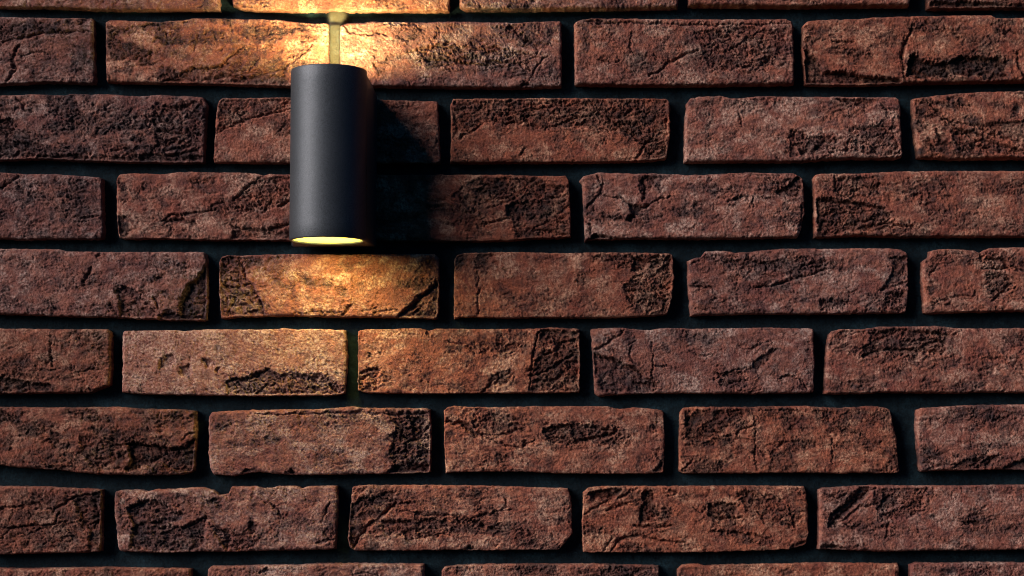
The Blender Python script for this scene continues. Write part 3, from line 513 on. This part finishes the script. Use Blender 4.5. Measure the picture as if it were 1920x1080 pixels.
def brick_material():
    m, n, l, bs, out = new_mat('fired_clay')
    tc = n.new('ShaderNodeTexCoord').outputs['Object']
    at = n.new('ShaderNodeAttribute'); at.attribute_name = 'clay'
    sep = n.new('ShaderNodeSeparateColor'); l.new(at.outputs['Color'], sep.inputs[0])
    dark, tone, pale = sep.outputs[0], sep.outputs[1], sep.outputs[2]
    big = noise_node(n, l, tc, 26, 5, .62, .4)
    mid = noise_node(n, l, tc, 95, 5, .7, .3)
    fin = noise_node(n, l, tc, 430, 4, .72)
    spk = noise_node(n, l, tc, 1150, 2, .6)
    # clay body: deep red to orange brown
    body = mix(n, l, ramp(n, l, big.outputs[0], .35, .68).outputs[0], (.205, .057, .041, 1), (.345, .120, .073, 1))
    body = mix(n, l, ramp(n, l, mid.outputs[0], .42, .7).outputs[0], body, (.110, .040, .036, 1))
    # sand skin: paler, pinkish
    sf = math_node(n, l, 'ADD', ramp(n, l, noise_node(n, l, tc, 44, 6, .7, .6).outputs[0], .46, .66).outputs[0], pale)
    sf = math_node(n, l, 'MULTIPLY', sf, ramp(n, l, fin.outputs[0], .36, .62).outputs[0], True)
    sf = math_node(n, l, 'MULTIPLY', sf, .72)
    col = mix(n, l, sf, body, (.50, .315, .24, 1))
    # fired skin
    dn = math_node(n, l, 'ADD', dark, math_node(n, l, 'MULTIPLY', math_node(n, l, 'SUBTRACT', mid.outputs[0], .5), 1.5))
    dn = math_node(n, l, 'MULTIPLY', dn, ramp(n, l, dark, .02, .18).outputs[0], True)
    auto = ramp(n, l, noise_node(n, l, tc, 60, 6, .72, .5).outputs[0], .55, .70).outputs[0]
    dn = math_node(n, l, 'MAXIMUM', dn, math_node(n, l, 'MULTIPLY', auto, .22))
    dn = math_node(n, l, 'MULTIPLY', dn, .9)
    col = mix(n, l, dn, col, (.0135, .0105, .0155, 1))
    # grain contrast and quartz specks
    g = ramp(n, l, fin.outputs[0], .30, .70, (.62, .57, .58, 1), (1.34, 1.4, 1.38, 1)).outputs[0]
    col = mix(n, l, 1.0, col, g, 'MULTIPLY')
    s = ramp(n, l, spk.outputs[0], .66, .74).outputs[0]
    col = mix(n, l, math_node(n, l, 'MULTIPLY', s, .5), col, (.55, .42, .34, 1))
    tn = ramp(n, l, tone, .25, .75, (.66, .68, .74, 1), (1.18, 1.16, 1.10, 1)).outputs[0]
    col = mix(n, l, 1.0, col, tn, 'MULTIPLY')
    hue = ramp(n, l, at.outputs['Alpha'], .15, .85, (1.08, .96, .84, 1), (.90, .98, 1.12, 1)).outputs[0]
    col = mix(n, l, 1.0, col, hue, 'MULTIPLY')
    l.new(col, bs.inputs['Base Color'])
    bs.inputs['Roughness'].default_value = .82
    bs.inputs['Specular IOR Level'].default_value = .3
    bh = math_node(n, l, 'ADD', math_node(n, l, 'MULTIPLY', fin.outputs[0], 1.0), math_node(n, l, 'MULTIPLY', spk.outputs[0], .5))
    bp = n.new('ShaderNodeBump'); bp.inputs['Strength'].default_value = .85; bp.inputs['Distance'].default_value = .0021
    l.new(bh, bp.inputs['Height']); l.new(bp.outputs[0], bs.inputs['Normal'])
    return m

def mortar_material():
    m, n, l, bs, out = new_mat('dark_grout')
    tc = n.new('ShaderNodeTexCoord').outputs['Object']
    a = noise_node(n, l, tc, 22, 6, .7); b = noise_node(n, l, tc, 520, 4, .75)
    col = mix(n, l, ramp(n, l, a.outputs[0], .48, .72).outputs[0], (.0016, .0070, .0115, 1), (.0095, .0270, .0380, 1))
    col = mix(n, l, 1.0, col, ramp(n, l, b.outputs[0], .3, .7, (.4, .4, .4, 1), (2.0, 2.0, 2.0, 1)).outputs[0], 'MULTIPLY')
    at = n.new('ShaderNodeAttribute'); at.attribute_name = 'clay'        # warm tint: lamplight painted into the joint above the lamp
    col = mix(n, l, math_node(n, l, 'MULTIPLY', at.outputs['Fac'], .26), col, (.19, .125, .055, 1))
    l.new(col, bs.inputs['Base Color']); bs.inputs['Roughness'].default_value = .9
    bs.inputs['Specular IOR Level'].default_value = .2
    bp = n.new('ShaderNodeBump'); bp.inputs['Strength'].default_value = .8; bp.inputs['Distance'].default_value = .0012
    l.new(b.outputs[0], bp.inputs['Height']); l.new(bp.outputs[0], bs.inputs['Normal'])
    return m

def coat_material():
    m, n, l, bs, out = new_mat('anthracite_powder_coat')
    tc = n.new('ShaderNodeTexCoord').outputs['Object']
    g = noise_node(n, l, tc, 1000, 3, .7); b = noise_node(n, l, tc, 40, 3, .5)
    sc_ = noise_node(n, l, tc, 260, 3, .8)
    col = mix(n, l, b.outputs[0], (.050, .059, .071, 1), (.066, .075, .087, 1))
    col = mix(n, l, math_node(n, l, 'MULTIPLY', ramp(n, l, sc_.outputs[0], .76, .80).outputs[0], .6), col, (.4, .4, .4, 1))
    col = mix(n, l, 1.0, col, ramp(n, l, g.outputs[0], .3, .7, (.6, .6, .6, 1), (1.4, 1.4, 1.4, 1)).outputs[0], 'MULTIPLY')
    l.new(col, bs.inputs['Base Color'])
    bs.inputs['Metallic'].default_value = .62
    bs.inputs['Roughness'].default_value = .52
    bp = n.new('ShaderNodeBump'); bp.inputs['Strength'].default_value = .35; bp.inputs['Distance'].default_value = .0002
    l.new(g.outputs[0], bp.inputs['Height']); l.new(bp.outputs[0], bs.inputs['Normal'])
    return m

def reflector_material():
    m, n, l, bs, out = new_mat('cream_reflector')
    tc = n.new('ShaderNodeTexCoord').outputs['Object']
    a = noise_node(n, l, tc, 200, 2, .5)
    l.new(mix(n, l, a.outputs[0], (.76, .62, .24, 1), (.82, .70, .32, 1)), bs.inputs['Base Color'])
    bs.inputs['Roughness'].default_value = .35
    return m

def lens_material(name, strength, colr):
    m, n, l, bs, out = new_mat(name)
    tc = n.new('ShaderNodeTexCoord').outputs['Object']
    ln = n.new('ShaderNodeVectorMath'); ln.operation = 'LENGTH'; l.new(tc, ln.inputs[0])
    r_ = ramp(n, l, math_node(n, l, 'MULTIPLY', ln.outputs['Value'], 1 / .031), .55, 1.0, (1, 1, 1, 1), (.35, .30, .2, 1))
    bs.inputs['Base Color'].default_value = (.8, .78, .7, 1)
    l.new(mix(n, l, 1.0, r_.outputs[0], (*colr, 1), 'MULTIPLY'), bs.inputs['Emission Color'])
    bs.inputs['Emission Strength'].default_value = strength
    bs.inputs['Roughness'].default_value = .3
    return m

# ------------------------------------------------------------------ the wall
def empty(name, loc):
    o = bpy.data.objects.new(name, None); C.objects.link(o); o.location = loc; o.empty_display_size = .05
    return o
def part(name, me, mat, parent):
    o = bpy.data.objects.new(name, me); C.objects.link(o); o.data.materials.append(mat)
    o.parent = parent
    o.location = -Vector(parent.location) if parent else (0, 0, 0)
    return o

wall = empty('brick_wall', (0, 0, 0))
wall['label'] = 'rough red brown brick wall with deep dark recessed joints, behind the lamp'
wall['category'] = 'brick wall'

Vs, Fs, Ms = [], [], []; cnt = 0
peb = []
for i, b in enumerate(BR):
    V, F, M = build_brick(b, i + 1)
    for (px, py, rr) in b['p']:
        X, Z = wall_xz(px, py)
        d_ = np.hypot(V[:, 0] - X, V[:, 2] - Z)
        k_ = d_ < rr * SCALE * 3
        V[k_, 1] -= .8 * MM * np.exp(-(d_[k_] / (rr * SCALE)) ** 2)
        M[:, 2] = np.where(d_ < rr * SCALE * 1.3, 6.0, M[:, 2])
    Vs.append(V); Fs.append(F + cnt); Ms.append(M); cnt += len(V)
me = mesh_from('brickwork', np.concatenate(Vs), np.concatenate(Fs), np.concatenate(Ms))
bm_mat = brick_material()
part('brickwork', me, bm_mat, wall)

# mortar: a raked, slightly uneven sheet with a body behind it
gx = np.arange(-1000, 3080, 3.0); gy = np.arange(-690, 1960, 3.0)
GX, GY = np.meshgrid(gx, gy)
dep = JOINT + .7 * fbm(GX / 60, GY / 40, 901, 4, .6) + .75 * fbm(GX / 12, GY / 12, 902, 4, .7)
dep -= 8.5 * np.exp(-((GX - 627) / 16) ** 4) * sstep(37, 45, GY) * (1 - sstep(150, 170, GY))      # fuller head joint above the lamp
MX, MZ = wall_xz(GX, GY)
ny, nx = GX.shape
zone = np.exp(-((GX - 631) / 19) ** 8) * (GY < 44) * (GY > 10)
dep -= zone * (3.0 + 4.5 * sstep(46, 20, GY)) * (1 - .9 * (np.exp(-((GX - 627) / 16) ** 4) * sstep(37, 45, GY)))  # patch shaped to slope towards the lamp so it looks brighter
lit_tint = np.maximum(zone, np.exp(-((GX - 627) / 14) ** 6) * (GY >= 40) * (GY < 165))  # mask of the lamp glow painted onto this mortar
Vm = np.stack([MX, dep * MM, MZ], -1).reshape(-1, 3)
bi = np.arange(nx * ny).reshape(ny, nx)
Fm = np.stack([bi[:-1, :-1], bi[1:, :-1], bi[1:, 1:], bi[:-1, 1:]], -1).reshape(-1, 4)
per = np.concatenate([bi[0, :], bi[1:, -1], bi[-1, -2::-1], bi[-2:0:-1, 0]])
Vb = Vm[per].copy(); Vb[:, 1] = .10
n0 = len(Vm); nb = len(per); cur = np.arange(n0, n0 + nb)
Fb = np.stack([per, np.roll(per, -1), np.roll(cur, -1), cur], -1)
xs0, xs1, zs0, zs1 = Vb[:, 0].min(), Vb[:, 0].max(), Vb[:, 2].min(), Vb[:, 2].max()
Vc = np.array([[xs0, .10, zs1], [xs1, .10, zs1], [xs1, .10, zs0], [xs0, .10, zs0]])
Fc = np.array([[n0 + nb + q for q in (0, 1, 2, 3)]])
me = mesh_from('mortar', np.concatenate([Vm, Vb, Vc]), np.concatenate([Fm, Fb, Fc]),
               np.concatenate([np.stack([lit_tint.ravel()] * 3 + [np.ones(lit_tint.size)], -1), np.zeros((len(Vb) + len(Vc), 4))]))
part('mortar', me, mortar_material(), wall)

# ------------------------------------------------------------------ the lamp
AX_OUT = .060; RAD = .0355
lx_, ztop = wall_xz(617, 133, AX_OUT); _, zbot = wall_xz(617, 452, AX_OUT)
lx_, ztop, zbot = float(lx_), float(ztop), float(zbot)
lamp = empty('wall_lamp', (lx_, -AX_OUT, zbot))
lamp['label'] = 'matt anthracite cylinder wall lamp shining warm light up and down the bricks'
lamp['category'] = 'wall lamp'

NA = 128
ang = np.linspace(0, 2 * math.pi, NA, endpoint=False)           # 0 = towards the viewer
def outline(r, side):
    xs = np.sin(ang) * r; ys = -np.cos(ang) * r
    back = np.cos(ang) < 0
    # rear half: flanks run back to the wall and flare a little
    f = np.abs(np.cos(ang))
    D = AX_OUT + .004
    q = np.clip(np.abs(ang - math.pi) / (math.pi / 2), 0, 1)     # 1 at the flank, 0 at the back centre
    tpos = 1 - q
    bx = np.where(tpos < .7, r + side * (tpos / .7) ** 1.5, (r + side) * (1 - (tpos - .7) / .3))
    by = np.where(tpos < .7, D * tpos / .7, D)
    xs = np.where(back, np.sign(np.sin(ang)) * bx, xs)
    ys = np.where(back, by, ys)
    return xs, ys
RI = .0325
h_l = ztop - zbot
rings = []
def ring_out(z, inset):
    rings.append(np.stack([lx_ + np.sin(ang) * (RAD - inset), -AX_OUT - np.cos(ang) * (RAD - inset), np.full(NA, z)], -1))
def ring_in(z, r):
    rings.append(np.stack([lx_ + np.sin(ang) * r, -AX_OUT - np.cos(ang) * r, np.full(NA, z)], -1))
REC_T, REC_B = .0035, .0075
ring_in(ztop - REC_T - .004, RI - .0002); ring_in(ztop - .0006, RI); ring_in(ztop, RI + .0006)
ring_out(ztop, .0009); ring_out(ztop - .0003, .0003); ring_out(ztop - .0011, 0)
for q in range(1, 12): ring_out(ztop - .0011 - (h_l - .0022) * q / 12, 0)
ring_out(zbot + .0011, 0); ring_out(zbot + .0003, .0003); ring_out(zbot, .0009)
ring_in(zbot, RI + .0006); ring_in(zbot + .0006, RI); ring_in(zbot + REC_B + .004, RI - .0002)
V = np.concatenate(rings); F = []
for q in range(len(rings) - 1):
    a = np.arange(NA) + q * NA; a2 = np.roll(a, -1)
    F.append(np.stack([a, a + NA, a2 + NA, a2], -1))
coat = coat_material()
ho = part('housing', mesh_from('housing', V, np.concatenate(F)), coat, lamp)
refl = reflector_material()
# bracket: the saddle that carries the tube, hollowed to its back and spreading towards the wall
sel = np.arange(NA // 4 + 2, 3 * NA // 4 - 1)
ox, oy = outline(RAD - .0003, .0058)
ix, iy = np.sin(ang) * (RAD - .0004), -np.cos(ang) * (RAD - .0004)
ox, oy, ix, iy = ox[sel], oy[sel], ix[sel], iy[sel]
drop = .0015 + .0085 * np.clip(oy / AX_OUT, 0, 1) ** 2.5
layers = []
for (xx, yy, zz) in ((ix, iy, ztop - .0015 + 0 * ix), (ox * .96, oy * .985, ztop - drop), (ox, oy, ztop - drop - .0022),
                     (ox, oy, (ztop + zbot) / 2 + 0 * ox), (ox, oy, zbot + .0028 + 0 * ox), (ox * .96, oy * .985, zbot + .0012 + 0 * ox), (ix, iy, zbot + .0012 + 0 * ix)):
    layers.append(np.stack([lx_ + xx, -AX_OUT + yy, zz], -1))
nl = len(sel); Fk = []
for q in range(len(layers)):
    a_ = np.arange(nl - 1) + q * nl; b_ = np.arange(nl - 1) + ((q + 1) % len(layers)) * nl
    Fk.append(np.stack([a_, b_, b_ + 1, a_ + 1], -1))
part('bracket', mesh_from('bracket', np.concatenate(layers), np.concatenate(Fk)), coat, lamp)

def lathe(name, prof, mat, smooth=True):
    V = []; F = []
    for (r, z) in prof:
        V.append(np.stack([lx_ + np.sin(ang) * max(r, 1e-5), -AX_OUT - np.cos(ang) * max(r, 1e-5), np.full(NA, z)], -1))
    for q in range(len(prof) - 1):
        a = np.arange(NA) + q * NA; a2 = np.roll(a, -1)
        F.append(np.stack([a, a2, a2 + NA, a + NA], -1))
    return part(name, mesh_from(name, np.concatenate(V), np.concatenate(F), smooth=smooth), mat, lamp)

rt = lathe('reflector_ring', [(RI - .0009, ztop - REC_T - .003), (RI - .0003, ztop - .0012), (RI - .00005, ztop - .0012), (RI - .0003, ztop - REC_T - .003)], refl)
rb = lathe('reflector_ring', [(RI - .0009, zbot + REC_B + .003), (RI - .0004, zbot + .0014), (RI - .00005, zbot + .0014), (RI - .0003, zbot + REC_B + .003)], refl)

def lens(z, up, mat):
    s_ = 1 if up else -1
    prof = [(0, .0022), (.012, .0019), (.022, .0010), (.029, .0002), (.0312, -.0008), (.0312, -.0024), (0, -.0024)]
    V = []; F = []
    for (r, zz) in prof:
        V.append(np.stack([np.sin(ang) * max(r, 1e-5), -np.cos(ang) * max(r, 1e-5), np.full(NA, zz * s_)], -1))
    for q in range(len(prof) - 1):
        a = np.arange(NA) + q * NA; a2 = np.roll(a, -1)
        F.append(np.stack([a, a + NA, a2 + NA, a2], -1) if up else np.stack([a, a2, a2 + NA, a + NA], -1))
    me = mesh_from('lens', np.concatenate(V), np.concatenate(F))
    o = bpy.data.objects.new('lens', me); C.objects.link(o); me.materials.append(mat); o.parent = lamp
    o.location = (0, 0, z - zbot)
    return o
lu = lens(ztop - REC_T, True, lens_material('upper_lens_glow', 185, (1.0, .86, .36)))
lb = lens(zbot + REC_B, False, lens_material('lower_lens_glow', 50, (1.0, .84, .24)))
